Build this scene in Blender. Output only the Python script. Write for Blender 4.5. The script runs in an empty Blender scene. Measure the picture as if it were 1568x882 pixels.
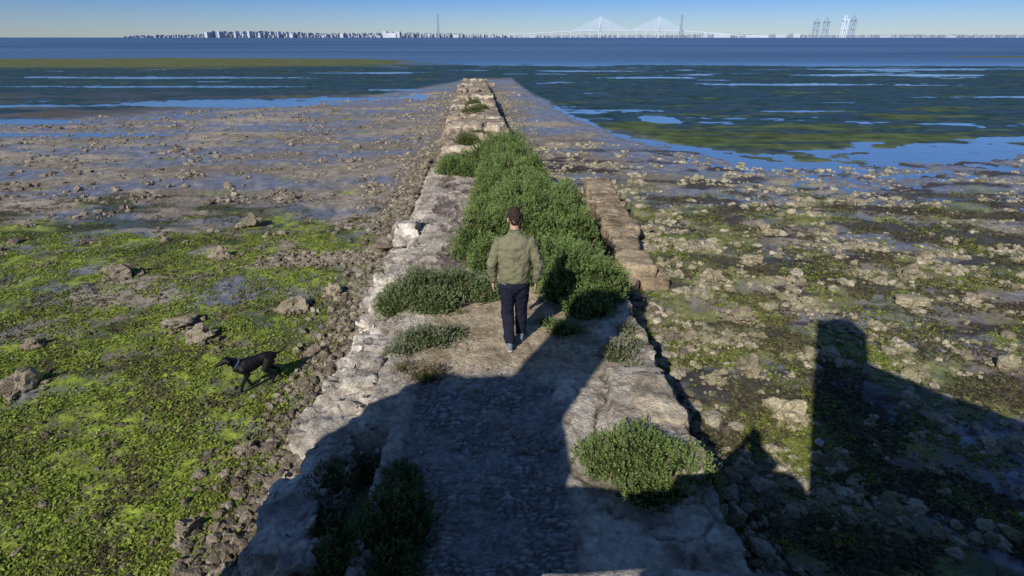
import bpy, bmesh, math, random
import numpy as np
from mathutils import Vector, Matrix
random.seed(7); R=np.random.RandomState(11)
sc=bpy.context.scene
sc.view_settings.view_transform='Standard'; sc.view_settings.look='None'; sc.view_settings.exposure=0

# ------------------------------------------------------------ numpy noise
def _h(ix,iy,s):
    n=(ix.astype(np.int64)*374761393+iy.astype(np.int64)*668265263+int(s)*144269504)&0xffffffff
    n=((n^(n>>13))*1274126177)&0xffffffff
    return (n^(n>>16))/4294967296.0
def perlin(x,y,s=0):
    x=np.asarray(x,float);y=np.asarray(y,float)
    ix=np.floor(x);iy=np.floor(y);fx=x-ix;fy=y-iy
    u=fx*fx*fx*(fx*(fx*6-15)+10);v=fy*fy*fy*(fy*(fy*6-15)+10)
    def g(dx,dy):
        a=_h(ix+dx,iy+dy,s)*6.2831853
        return np.cos(a)*(fx-dx)+np.sin(a)*(fy-dy)
    a=g(0,0);b=g(1,0);c=g(0,1);d=g(1,1)
    return ((a+(b-a)*u)+((c+(d-c)*u)-(a+(b-a)*u))*v)*1.5
def fbm(x,y,o=4,s=0,p=.5):
    t=0;a=1;n=0
    for i in range(o):
        t=t+a*perlin(x*2**i+i*7.3,y*2**i-i*3.1,s+i*13);n+=a;a*=p
    return t/n*1.4
def worley(x,y,s=0):
    ix=np.floor(x);iy=np.floor(y);d1=np.full(np.shape(x),9.);d2=d1.copy();idv=d1*0
    for dx in(-1,0,1):
        for dy in(-1,0,1):
            cx=ix+dx;cy=iy+dy
            px=cx+.05+.9*_h(cx,cy,s);py=cy+.05+.9*_h(cx,cy,s+5)
            d=np.hypot(px-x,py-y);m=d<d1
            d2=np.where(m,d1,np.minimum(d2,d));idv=np.where(m,_h(cx,cy,s+9),idv);d1=np.where(m,d,d1)
    return d1,d2,idv
def ss(a,b,x):
    t=np.clip((x-a)/(b-a),0,1);return t*t*(3-2*t)
def mix(a,b,t):
    return a+(b-a)*t[...,None]
C=lambda *c:np.array(c,float)

# ------------------------------------------------------------ materials
def mat(name,base=(.3,.3,.3),rough=.8,attr=False,nscale=20,namt=.35,bscale=40,bdist=.01,spec=.3,wet=False,bscale2=None,bdist2=.0,stretch=None,bstr=1.0):
    m=bpy.data.materials.new(name);m.use_nodes=True;nt=m.node_tree;N=nt.nodes;L=nt.links
    b=N['Principled BSDF'];b.inputs['Specular IOR Level'].default_value=spec
    tc=N.new('ShaderNodeTexCoord');src=tc.outputs['Object']
    if stretch:
        mp=N.new('ShaderNodeMapping');mp.inputs['Scale'].default_value=stretch;L.new(src,mp.inputs[0]);src=mp.outputs[0]
    n=N.new('ShaderNodeTexNoise');n.inputs['Scale'].default_value=nscale;n.inputs['Detail'].default_value=6;n.inputs['Roughness'].default_value=.65;L.new(src,n.inputs['Vector'])
    mr=N.new('ShaderNodeMapRange');mr.inputs[1].default_value=.3;mr.inputs[2].default_value=.7;mr.inputs[3].default_value=1-namt;mr.inputs[4].default_value=1+namt;L.new(n.outputs[0],mr.inputs[0])
    mx=N.new('ShaderNodeMix');mx.data_type='RGBA';mx.blend_type='MULTIPLY';mx.inputs[0].default_value=1
    if attr:
        a=N.new('ShaderNodeAttribute');a.attribute_name='col';L.new(a.outputs['Color'],mx.inputs[6])
    else: mx.inputs[6].default_value=(*base,1)
    L.new(mr.outputs[0],mx.inputs[7]);L.new(mx.outputs[2],b.inputs['Base Color'])
    if wet:
        a2=N.new('ShaderNodeAttribute');a2.attribute_name='wet'
        m2=N.new('ShaderNodeMapRange');m2.inputs[3].default_value=.95;m2.inputs[4].default_value=.18;L.new(a2.outputs['Fac'],m2.inputs[0]);L.new(m2.outputs[0],b.inputs['Roughness'])
        m3=N.new('ShaderNodeMapRange');m3.inputs[3].default_value=.05;m3.inputs[4].default_value=1.0;L.new(a2.outputs['Fac'],m3.inputs[0]);L.new(m3.outputs[0],b.inputs['Specular IOR Level'])
    else: b.inputs['Roughness'].default_value=rough
    bn=N.new('ShaderNodeTexNoise');bn.inputs['Scale'].default_value=bscale;bn.inputs['Detail'].default_value=5;bn.inputs['Roughness'].default_value=.7;L.new(src,bn.inputs['Vector'])
    bu=N.new('ShaderNodeBump');bu.inputs['Distance'].default_value=bdist;bu.inputs['Strength'].default_value=bstr;L.new(bn.outputs[0],bu.inputs['Height'])
    last=bu
    if wet:
        m4=N.new('ShaderNodeMapRange');m4.inputs[3].default_value=1.0;m4.inputs[4].default_value=.25;L.new(a2.outputs['Fac'],m4.inputs[0]);L.new(m4.outputs[0],bu.inputs['Strength'])
    if bscale2:
        v=N.new('ShaderNodeTexVoronoi');v.inputs['Scale'].default_value=bscale2;L.new(src,v.inputs['Vector'])
        b2=N.new('ShaderNodeBump');b2.invert=True;b2.inputs['Distance'].default_value=bdist2;L.new(v.outputs['Distance'],b2.inputs['Height']);L.new(bu.outputs[0],b2.inputs['Normal']);last=b2
    L.new(last.outputs[0],b.inputs['Normal'])
    return m

def mk(name,V,F,m,smooth=False,col=None,wet=None,parent=None,loc=None):
    V=np.ascontiguousarray(V,dtype=np.float32);F=np.ascontiguousarray(F,dtype=np.int32);k=F.shape[1]
    me=bpy.data.meshes.new(name);me.vertices.add(len(V));me.vertices.foreach_set('co',V.ravel())
    me.loops.add(F.size);me.loops.foreach_set('vertex_index',F.ravel())
    me.polygons.add(len(F));me.polygons.foreach_set('loop_start',np.arange(len(F),dtype=np.int32)*k)
    me.polygons.foreach_set('use_smooth',np.full(len(F),smooth))
    me.update(calc_edges=True)
    if col is not None:
        a=me.attributes.new('col','FLOAT_COLOR','POINT');c=np.ones((len(V),4),np.float32);c[:,:3]=np.clip(col,0,1);a.data.foreach_set('color',c.ravel())
    if wet is not None:
        a=me.attributes.new('wet','FLOAT','POINT');a.data.foreach_set('value',wet.astype(np.float32).ravel())
    me.materials.append(m)
    o=bpy.data.objects.new(name,me);sc.collection.objects.link(o)
    if parent:o.parent=parent
    if loc is not None:o.location=loc
    return o
def gridF(r,c):
    i=np.arange(r*c).reshape(r,c)
    return np.stack([i[:-1,:-1],i[:-1,1:],i[1:,1:],i[1:,:-1]],-1).reshape(-1,4)
def empty(name,loc=(0,0,0),rz=0,s=1):
    e=bpy.data.objects.new(name,None);sc.collection.objects.link(e);e.location=loc;e.rotation_euler=(0,0,rz);e.scale=(s,s,s);return e

# ------------------------------------------------------------ causeway outline
LY=[0,6.4,9.3,19,27,60];LX=[-1.85,-1.80,-2.0,-2.6,-3.0,-4.85]
RY=[0,4.8,9.3,14,19,27,60];RX=[1.9,1.75,1.72,1.15,.45,-.36,-2.75]
Lf=lambda y:np.interp(y,LY,LX)
Rf=lambda y:np.interp(y,RY,RX)
BX=[-120,-60,-30,-23,-13,-9,-4,0,1.5,4.5,5.3,8.6,12,22,40,120]
BY=[28,30,34,40,48,58,72,72,52,34,28.5,24,22.6,24,25,28]
def ground(x,y):
    """height, colour, wetness of the tidal flat"""
    x=np.asarray(x,float);y=np.asarray(y,float)
    B=np.interp(x,BX,BY)+3.0*fbm(x*.12,y*.12,3,40)+1.2*fbm(x*.5,y*.5,3,41)
    far=ss(-1.5,3.5,y-B)
    left=ss(.5,-.5,x+.06*y)
    n1=fbm(x*.16,y*.22,4,1);n2=fbm(x*.9,y*.9,4,2);n3=fbm(x*5,y*5,4,3,.6);n4=fbm(x*2.2,y*2.2,4,4)
    st=fbm(x*.045+3,y*.16,4,5)
    st2=fbm(x*.10+3,y*.33,4,55)
    st3=fbm(x*.22+3,y*.9,4,56,.6)
    fade=ss(60,14,y)
    mudz=ss(B-9,B-1,y)
    z=-.90+.03*n1+.02*n2-.05*mudz*(1-far)
    rough=np.maximum(n3,-.15)
    z=z+fade*(.030*rough+.018*n4)
    zf=-.966+.045*st+.040*st2+.026*st3+.010*n2-.012*ss(70,105,y)+.012*left
    z=z*(1-far)+zf*far
    ch=np.exp(-((y-B-.8)/(1.0+.05*np.abs(x)))**2)*ss(1.5,4,x)
    z=z-.085*ch*(.6+.8*np.clip(n2+.5,0,1))
    # thin standing water on the outer mud
    wl=fbm(x*.14+9,y*.42,4,44,.6)
    rz_=ss(4.0,6.5,x-.1*(y-14))*ss(13.2,16,y)*(1-left)      # outer right-hand flats
    wsh=ss(-.02,.2,wl+.16*rz_+.12*ss(-8,-20,x)*ss(22,27,y))*ss(.5,3,np.abs(x+.06*y)-1.5)*ss(13.0,15.5,y)*(1-far)
    z=z-(.070+.03*rz_)*wsh*ss(-.25,.15,n2+.5*n4)
    def ell(cx,cy,rx,ry):return ss(1.25,.6,np.hypot((x-cx)/rx,(y-cy)/ry)+.45*n2+.4*st2)
    pool=ell(-21,45,8.5,2.6)+ell(-14,49,6,2.2)+ell(-34,61,15,1.3)+ell(-36,43,6,1.0)+ell(-11,57,3,1.5)+ell(-24,30,6,.8)+ell(-15,33,5,.6)+ell(-8,50,1.5,3)+ell(-33,35,9,1.2)+ell(-45,75,20,2.0)+ell(-20,85,9,2)
    pool=np.clip(pool,0,1);z=z-.13*pool
    pr=np.clip(ell(30,64,9,1.4)+ell(44,50,9,.9)+ell(20,40,3.5,.6)+ell(33,34,3,.5)+ell(18,75,6,1.5)+ell(50,80,14,2)+ell(27,28.5,5,.7)+ell(9,36,1,2.0)+ell(60,95,20,2.5)+ell(12,90,8,2),0,1);z=z-.12*pr
    deep=ss(108,125,y+4*st2*3+.04*x);z=z-.8*deep
    bar=ss(1.3,.7,np.hypot((x+75)/70,(y-125)/26)+.2*st)+ss(1.2,.8,np.hypot((x-150)/45,(y-160)/14)+.2*st)
    bar=np.clip(bar,0,1);z=z+bar*(.82*deep+.012)
    dl=Lf(y)-x;dr=x-Rf(y)
    ap=ss(1.5,0,dl+.7*n2)*(dl>-3)*(y<62);apr=ss(.8,0,dr+.4*n2)*(dr>-3)*(y<62)
    z=z+fade*(ap*(.10+.05*n4)+apr*.06)
    # ---- colours
    mud=mix(C(.19,.165,.135)+0*x[...,None],C(.33,.285,.225),ss(-.3,.5,n1+.6*n4+.3*n3))
    mud_sky=mix(C(.13,.135,.16)+0*x[...,None],C(.21,.205,.215),ss(-.3,.4,n4))  # dark wet mud, with some blue sky reflection painted into its colour
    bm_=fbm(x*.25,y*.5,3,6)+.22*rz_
    col=mix(mud,mud_sky,ss(-.25,.2,bm_+.5*mudz-.05))
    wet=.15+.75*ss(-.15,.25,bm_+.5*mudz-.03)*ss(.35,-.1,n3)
    u=x*.35+y*.5
    dk=fbm(u,(y*.5-x*.1)*1.3,5,7,.6)
    dkr=ss(.04,.20,dk+.15*(ss(7,10,x)*ss(8,11,y)*ss(20,16,y))-.05)*(1-left)*ss(30,24,y)
    col=mix(col,C(.035,.028,.030)+.015*n3[...,None],.88*dkr);wet=wet*(1-.5*dkr)
    al=ss(-.26,.06,fbm(x*.55,y*.75,5,8,.66)+.17+.2*ss(9,4,y)-.8*ss(12,17.8,y+1.5*n1)-.75*ss(1.3,.6,np.hypot((x+6.6)/2.6,(y-10.1)/.75))-.35*ss(1.5,.8,np.hypot((x+3.9)/1.6,(y-11.6)/.6)))
    al=al*left*ss(.6,1.4,dl+.5*n2)
    tone=ss(-.40,.38,fbm(x*1.7,y*1.7,5,9,.6)+.18*ss(10,5,y)+.25*n3+.30*fbm(x*.4,y*.4,2,99))
    ac=mix(C(.06,.085,.022)+0*x[...,None],C(.235,.29,.045),tone)
    ac=ac*(1+.6*np.clip(n3,-.8,1))[...,None]
    col=mix(col,ac,al*(.5+.5*ss(-.45,.15,n3)));wet=wet*(1-.8*al)
    fr=ss(.0,.3,fbm(x*.3,y*.8,4,21))*left*ss(10,12.5,y)*ss(18.5,16.5,y)*ss(-5,-8,x)
    col=mix(col,C(.035,.05,.02),.85*fr)
    ar=ss(-.05,.28,fbm(x*.5,y*.5,5,10,.6)+.30*ss(8,2.5,x))*(1-left)*ss(22,15,y)*(1-dkr*.8)
    col=mix(col,mix(C(.09,.11,.03)+0*x[...,None],C(.23,.25,.06),tone),.75*ar);wet=wet*(1-.6*ar)
    col=mix(col,C(.17,.13,.085)*(1+.6*n3)[...,None],.85*np.clip(ap+apr*.7,0,1)*fade);wet=wet*(1-ap*.8)
    gn=ss(-.1,.45,st2*.7+.4*st+.45*st3+.2*n2+.70*ss(46,24,y)*(1-left)-.32)
    sg=mix(C(.016,.045,.055)+0*x[...,None],C(.070,.098,.042),gn)
    sg=sg*np.clip(1+.55*n2+.8*st3+.3*n4,.25,2)[...,None]
    brn=C(.095,.085,.09)
    sg=mix(sg,brn+0*x[...,None],.8*left*ss(62,38,y)*ss(-.3,.2,st2))
    sg=mix(sg,C(.11,.125,.055)+.05*st3[...,None],bar)
    col=mix(col,sg,far);wet=wet*(1-far)+far*.55*ss(.3,-.2,st3+.5*gn)*(1-bar)
    return z,col,wet
def gz(x,y):return float(ground(np.array([float(x)]),np.array([float(y)]))[0][0])

m_ground=mat('mudflat_mat',attr=True,wet=True,nscale=14,namt=.35,bscale=22,bdist=.035,bscale2=38,bdist2=.006)
rows=np.concatenate([[-150,-60,-20,-8,-3,-.5,.3],np.exp(np.linspace(math.log(1.0),math.log(160),740)),np.exp(np.linspace(math.log(165),math.log(5600),70))])
nc=820
W=np.where(rows<0,60+np.abs(rows)*1.2,6+1.12*np.abs(rows))+np.where(rows>40,(rows-40)*.15,0)
U=np.linspace(-1,1,nc)
X=W[:,None]*U[None,:];Y=np.repeat(rows[:,None],nc,1)
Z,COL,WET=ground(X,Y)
Z=np.where(Y>160,np.minimum(Z,-1.4),Z)
Z=np.where((np.abs(X)>170)&(Y>90),np.minimum(Z,-1.4),Z)
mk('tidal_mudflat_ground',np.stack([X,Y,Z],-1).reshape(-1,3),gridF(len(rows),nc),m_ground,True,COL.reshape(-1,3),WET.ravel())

# ------------------------------------------------------------ water
mw=bpy.data.materials.new('bay_water_mat');mw.use_nodes=True;nt=mw.node_tree;N=nt.nodes;L=nt.links;b=N['Principled BSDF']
tc=N.new('ShaderNodeTexCoord');mp=N.new('ShaderNodeMapping');mp.inputs['Scale'].default_value=(.35,1.,1);L.new(tc.outputs['Object'],mp.inputs[0])
sep=N.new('ShaderNodeSeparateXYZ');L.new(tc.outputs['Object'],sep.inputs[0])
op=N.new('ShaderNodeMapRange');op.inputs[1].default_value=85;op.inputs[2].default_value=150;L.new(sep.outputs['Y'],op.inputs[0])   # 0 sheltered pools, 1 open choppy bay
def rng(a,c):
    r=N.new('ShaderNodeMapRange');r.inputs[3].default_value=a;r.inputs[4].default_value=c;L.new(op.outputs[0],r.inputs[0]);return r.outputs[0]
L.new(rng(.10,.45),b.inputs['Roughness']);L.new(rng(.5,.2),b.inputs['Specular IOR Level'])
n=N.new('ShaderNodeTexNoise');n.inputs['Scale'].default_value=3;n.inputs['Detail'].default_value=4;L.new(mp.outputs[0],n.inputs['Vector'])
bu=N.new('ShaderNodeBump');bu.inputs['Distance'].default_value=.05;L.new(rng(.35,1),bu.inputs['Strength']);L.new(n.outputs[0],bu.inputs['Height']);L.new(bu.outputs[0],b.inputs['Normal'])
mp2=N.new('ShaderNodeMapping');mp2.inputs['Scale'].default_value=(.0022,.014,1);L.new(tc.outputs['Object'],mp2.inputs[0])
n2=N.new('ShaderNodeTexNoise');n2.inputs['Scale'].default_value=1;n2.inputs['Detail'].default_value=7;n2.inputs['Roughness'].default_value=.65;L.new(mp2.outputs[0],n2.inputs['Vector'])
cr=N.new('ShaderNodeValToRGB');cr.color_ramp.elements[0].position=.36;cr.color_ramp.elements[0].color=(.030,.065,.135,1);cr.color_ramp.elements[1].position=.66;cr.color_ramp.elements[1].color=(.09,.155,.26,1)
L.new(n2.outputs[0],cr.inputs[0]);L.new(cr.outputs[0],b.inputs['Base Color'])
wy=np.array([-100,0,20,60,150,500,1500,9000.]);wx=np.array([-9000,-800,-100,0,100,800,9000.])
XX,YY=np.meshgrid(wx,wy)
mk('bay_water',np.stack([XX,YY,XX*0-1.0],-1).reshape(-1,3),gridF(len(wy),len(wx)),mw,True)

# ------------------------------------------------------------ causeway
m_stone=mat('old_stone_mat',attr=True,nscale=16,namt=.36,bscale=32,bdist=.030,bscale2=30,bdist2=.007,rough=.93,spec=.1)
yr=np.exp(np.linspace(math.log(.7),math.log(61),1000));ns=18;ntp=180
blk=np.floor(yr/.62+.3*np.sin(yr));
Ld=Lf(yr)+.07*perlin(yr*2.3,yr*0+1,3)+.12*(_h(blk,blk*0,5)-.5)*ss(-.2,.3,perlin(yr*.8,yr*0,77))+.05*perlin(yr*9,yr*0,8)-.10*ss(3.9,4.6,yr)*ss(6.8,6.,yr)
Rd=Rf(yr)+.07*perlin(yr*2.3,yr*0+5,4)+.12*(_h(np.floor(yr/.8),blk*0,6)-.5)+.04*perlin(yr*9,yr*0,9)
s=np.linspace(1,0,ns)
Xc=np.zeros((len(yr),2*ns+ntp));side=np.zeros_like(Xc)
for j,sv in enumerate(s):
    Xc[:,j]=Ld-.42*sv;side[:,j]=max(sv,.001)
    Xc[:,ns+ntp+(ns-1-j)]=Rd+.12*sv;side[:,ns+ntp+(ns-1-j)]=max(sv,.001)
tt=np.linspace(0,1,ntp)
Xc[:,ns:ns+ntp]=Ld[:,None]+(Rd-Ld)[:,None]*tt[None,:]
Yc=np.repeat(yr[:,None],Xc.shape[1],1)
cx=(Lf(yr)+Rf(yr))[:,None]/2;xr=Xc-np.where(Yc>9,cx,0)
n_a=fbm(Xc*1.2,Yc*1.2,4,30);n_b=fbm(Xc*6,Yc*6,4,31,.6);n_c=fbm(Xc*2.6,Yc*2.6,4,33);n_d=fbm(Xc*14,Yc*14,3,34,.6)
cob=ss(6.0,5.4,Yc+.5*n_a)*ss(-1.08,-.98,Xc+.05*n_b)*ss(.56,.42,Xc+.12*n_c)
d1,d2,idv=worley(Xc*13+1.6*n_c,Yc*19+1.6*n_a,3);cb=ss(.0,.4,d2-d1)
d3,d4,ide=worley(Xc*27+1.6*n_c,Yc*34+1.6*n_a,8);cb2=ss(.0,.4,d4-d3)
worn=ss(-.25,.35,fbm(Xc*1.8,Yc*1.8,4,39,.6))      # cement skim hiding the stones
d1b,d2b,idb=worley(Xc*1.3+.15*n_c,Yc*1.1+.2*n_c,7);joint=ss(.06,.012,d2b-d1b)*ss(-.2,.2,n_c)
kerb=ss(-1.24,-1.20,Xc+.03*n_b)*ss(-1.03,-1.06,Xc+.03*n_b)*ss(5.6,5.3,Yc)
ckerb=np.exp(-((Xc+.02+.02*n_c)/.045)**2)*ss(5.2,4.6,Yc)*ss(-.3,.1,n_c)
low=ss(-1.22,-1.27,Xc)*ss(4.75,4.5,Yc)
slab=ss(.44,.52,Xc+.12*n_c)*ss(5.95,5.6,Yc)
rblk=ss(1.02,1.06,Xc-.1*(Yc-5)+.03*n_b)*ss(4.1,4.16,Yc)*ss(5.75,5.65,Yc+.05*n_b)
path=ss(5.4,6.0,Yc)*ss(9,8,Yc)
zt=.014*n_a+.014*n_b+.006*n_d
zt=zt+cob*(-.04+(.022*cb*(.4+.8*idv)+.007*cb2)*(1-.5*worn)+.014*n_c)+kerb*(.045+.015*n_b)+ckerb*.014-low*(.26+.05*n_c)+slab*(.03-.02*joint+.012*n_c)+rblk*.09
crack=np.exp(-((Xc-.95-.07*np.sin(Yc*5)-.12*(Yc-5)-.06*n_b)/.018)**2)*ss(4.3,4.5,Yc)*ss(5.7,5.6,Yc)
zt=zt-.05*crack
edge=ss(.45,0,Xc-Ld[:,None]);edger=ss(.3,0,Rd[:,None]-Xc)
nearL=ss(3.9,4.6,Yc)*ss(7.5,6.6,Yc)
zt=zt-edge*(.05+.13*np.clip(n_c+.2,0,1)+.08*np.clip(n_b,0,1)+.14*nearL*np.clip(.4+n_c,0,1))*(Yc<30)-edger*(.07*np.clip(n_c+.3,0,1)+.04*np.clip(n_b,0,1))
midr=ss(8,9,Yc)*(1-ss(17,18,Yc))
zt=zt-midr*.05*ss(.0,.25,fbm(Xc*1.6+9,Yc*1.1,5,37,.7))
gapv=ss(17.6,18,Yc)*ss(25.6,25.2,Yc);zt=zt-gapv*(.22+.14*n_c)
zt=zt-.22*ss(54,58,Yc+2*n_a)-.1*ss(26,30,Yc)*np.clip(n_a,0,1)
pit=ss(28.6,28.9,Yc)*ss(59,58,Yc)*ss(.95,.8,np.abs(xr))*(ss(.25,.35,np.abs(((Yc/5.2)%1)-.5)*-1+.5));zt=zt-pit*.22
sidez=zt*(1-side)+(-1.25)*side
ds1,ds2,dsi=worley(Yc*2.6+3+.3*n_c,side*2.4+1+.3*n_c,12)
outn=.11*fbm(Yc*2.5,side*3,4,35)+.05*fbm(Yc*9,side*8,3,45)+.09*(dsi-.5)*ss(.02,.2,ds2-ds1)-.02
sgn=np.where(np.arange(Xc.shape[1])<ns,-1,np.where(np.arange(Xc.shape[1])>=ns+ntp,1,0))[None,:]
Xc2=Xc+sgn*outn*ss(0,.12,side)*1.5
Zc=np.where(side>0,sidez,zt)
stone=mix(C(.36,.32,.26)+0*Xc[...,None],C(.55,.49,.40),ss(-.4,.4,n_a+.4*n_b))
stone=mix(stone,C(.20,.165,.13)+0*stone,ss(.0,.35,fbm(Xc*2.1,Yc*2.1,5,36,.7))*.8)
stone=stone*(1+.25*n_d)[...,None]
dirt=mix(C(.28,.22,.145)+0*Xc[...,None],C(.46,.375,.26),ss(-.4,.4,n_c+.4*n_b))*(1+.25*n_d)[...,None]
lich=ss(-.05,.16,fbm(Xc*1.6+9,Yc*1.1,5,37,.7))
colr=stone.copy()
colr=mix(colr,dirt,path*ss(1.4,.9,np.abs(Xc+.15*n_b)))
cobc=mix(C(.12,.11,.10)+0*stone,C(.42,.40,.37)*(.5+.8*idv)[...,None],cb*(.6+.4*cb2))
cobc=mix(cobc,C(.29,.275,.25)*(1+.5*n_b+.3*n_d)[...,None],worn*.75)
colr=mix(colr,cobc,cob)
colr=mix(colr,C(.10,.085,.07)+0*stone,low*.8)
colr=mix(colr,C(.12,.085,.085)*(1+.4*n_b)[...,None],lich*.8*midr*ss(.2,.5,Xc-Ld[:,None]))
colr=mix(colr,C(.05,.04,.03)+0*stone,np.clip(crack*.9+joint*slab*.5,0,1))
farw=ss(17,18,Yc);colr=mix(colr,mix(C(.17,.13,.09)+0*stone,C(.38,.31,.22),ss(-.2,.4,n_c)),farw*.85)
colr=mix(colr,C(.10,.095,.045)*(1+.5*n_b)[...,None],pit*.85)
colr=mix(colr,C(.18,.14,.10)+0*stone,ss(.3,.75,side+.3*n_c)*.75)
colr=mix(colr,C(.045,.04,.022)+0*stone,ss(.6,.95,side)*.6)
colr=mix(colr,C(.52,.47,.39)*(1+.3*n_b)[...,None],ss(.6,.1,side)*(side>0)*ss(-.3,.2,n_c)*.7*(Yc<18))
colr=colr*(1-.45*(side>0)*ss(.10,.0,ds2-ds1))[...,None]
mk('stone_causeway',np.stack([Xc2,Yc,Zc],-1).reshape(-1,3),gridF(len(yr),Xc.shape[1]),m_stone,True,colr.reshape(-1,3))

# ------------------------------------------------------------ rocks
def ico(sub):
    bm=bmesh.new();bmesh.ops.create_icosphere(bm,subdivisions=sub,radius=1)
    V=np.array([v.co[:] for v in bm.verts]);F=np.array([[v.index for v in f.verts] for f in bm.faces]);bm.free();return V,F
IC={1:ico(1),2:ico(2),3:ico(3),4:ico(4)}
def n3d(V,s):return perlin(V[:,0]+V[:,2]*.7,V[:,1]-V[:,2]*.6,s)+perlin(V[:,2]*1.1+V[:,0]*.3,V[:,1]*.8+3,s+3)
def rocks(name,P,S,sub,m,base1,base2,amp=.35,green=0,flat=.6,smooth=False):
    V0,F0=IC[sub];k=len(V0);n=len(P)
    variants=[V0*(1+amp*n3d(V0*1.3+i*5,50+i)+amp*.5*n3d(V0*3.1+i,90+i))[:,None] for i in range(14)]
    VV=np.zeros((n,k,3));CC=np.zeros((n,k,3))
    for i in range(n):
        v=variants[R.randint(14)];a=R.rand()*6.28;b=R.rand()*6.28
        c,s_=math.cos(b),math.sin(b)
        q=np.stack([v[:,0],v[:,1]*c-v[:,2]*s_,v[:,1]*s_+v[:,2]*c],-1)*np.array([1,.6+.5*R.rand(),flat*(.7+.6*R.rand())])
        c,s_=math.cos(a),math.sin(a);q=np.stack([q[:,0]*c-q[:,1]*s_,q[:,0]*s_+q[:,1]*c,q[:,2]],-1)
        VV[i]=q*S[i]+P[i]
        t=R.rand();bc=base1*(1-t)+base2*t
        if R.rand()<green:bc=bc*.5+C(.15,.18,.03)*.5
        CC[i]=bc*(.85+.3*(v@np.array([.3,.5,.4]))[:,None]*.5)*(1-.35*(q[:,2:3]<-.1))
    F=(F0[None]+np.arange(n)[:,None,None]*k).reshape(-1,3)
    return mk(name,VV.reshape(-1,3),F,m,smooth,CC.reshape(-1,3))
m_rock=mat('shelly_rock_mat',attr=True,nscale=22,namt=.45,bscale=38,bdist=.03,rough=.95,spec=.08,bscale2=45,bdist2=.012)
def scatter(n,xf,yf,dens,clus,rad,smin,smax):
    P=[];S=[]
    while len(P)<n:
        y=yf();x=xf(y)
        if Lf(y)-.15<x<Rf(y)+.1 and y<62:continue
        if R.rand()>dens(x,y):continue
        k=R.randint(*clus);s0=smin+(smax-smin)*R.rand()**3
        for j in range(k):
            a=R.rand()*6.28;r=rad*s0*8*R.rand()**.7
            s=s0*(.35+.8*R.rand());P.append((x+r*math.cos(a),y+r*math.sin(a)*.8,0));S.append(s)
    P=np.array(P);S=np.array(S);zz=ground(P[:,0],P[:,1])[0];P[:,2]=np.maximum(zz,-1.01)+S*.12
    return P,S
pn=lambda x,y,f,s:float(fbm(np.array([x*f]),np.array([y*f]),2,s)[0])
olive1=C(.29,.255,.165);olive2=C(.56,.50,.37);br1=C(.16,.135,.10);br2=C(.38,.325,.245)
dark=lambda x,y:.35 if float(fbm(np.array([x*.35+y*.5]),np.array([(y*.5-x*.1)*1.3]),3,7,.6)[0])>.08 else 1
P,S=scatter(6000,lambda y:2.0+(R.rand()**1.2)*(2+1.05*y),lambda:4+9*R.rand()**.9,lambda x,y:(.14+.86*(pn(x,y,.8,70)>.08))*dark(x,y),(1,7),.30,.022,.12)
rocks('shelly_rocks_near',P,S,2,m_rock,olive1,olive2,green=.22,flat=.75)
P,S=scatter(5200,lambda y:1+(R.rand()**1.1)*(2+1.0*y),lambda:12+15*R.rand(),lambda x,y:(.12+.88*(pn(x,y,.45,71)>.08))*(1 if y<np.interp(x,BX,BY)-1 else 0)*dark(x,y),(1,7),.33,.03,.15)
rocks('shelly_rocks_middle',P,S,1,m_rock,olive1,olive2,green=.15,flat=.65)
P,S=scatter(8500,lambda y:Lf(y)-(R.rand()**1.0)*(2+.95*y),lambda:12+40*R.rand()**1.2,lambda x,y:(.10+.90*(pn(x,y,.45,72)>.08))*(1 if y<np.interp(x,BX,BY)-1 else 0)*(1 if y>16.5 else .22),(1,7),.33,.03,.15)
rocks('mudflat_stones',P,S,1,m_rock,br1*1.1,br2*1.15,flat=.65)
P,S=scatter(3800,lambda y:-2.3-(R.rand())*(2+1.0*y),lambda:3.6+10*R.rand(),lambda x,y:.12+.6*(pn(x,y,.9,73)>.15),(1,5),.35,.012,.065)
rocks('algae_flat_pebbles',P,S,1,m_rock,br1,olive1,green=.2)
P=[];S=[]
for i in range(7000):
    y=2.2+20*R.rand()**1.6;d=abs(R.normal())*.5
    x=Lf(y)-.35-d;P.append((x,y,0));S.append(.016+.075*R.rand()**3.4*(1.2-min(d,1)*.5))
P=np.array(P);S=np.array(S);P[:,2]=ground(P[:,0],P[:,1])[0]+S*.25+np.clip(.22-(Lf(P[:,1])-.25-P[:,0])*.5,0,.2)*R.rand(len(P))
rocks('rubble_bank',P,S,2,m_rock,br1,br2,flat=.75)
P=[];S=[]
for i in range(3000):
    y=3+50*R.rand()**1.7;sd=1 if R.rand()<.6 else -1;d=abs(R.normal())*(.35+.02*y)
    x=Rf(y)+.1+d if sd>0 else Lf(y)-.3-d;P.append((x,y,0));S.append(.03+.09*R.rand()**3)
P=np.array(P);S=np.array(S);P[:,2]=ground(P[:,0],P[:,1])[0]+S*.2
rocks('fallen_stones',P,S,2,m_rock,br1,olive2*.9,flat=.7,green=.1)
P=[];S=[]
for i in range(3200):
    y=4.3+12*R.rand()**1.6;x=Lf(y)+.15+R.rand()*(Rf(y)-Lf(y)-.3);P.append((x,y,.0));S.append(.005+.03*R.rand()**4)
rocks('path_grit',np.array(P),np.array(S),1,m_rock,C(.3,.25,.18),C(.5,.45,.36),flat=.6)
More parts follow.
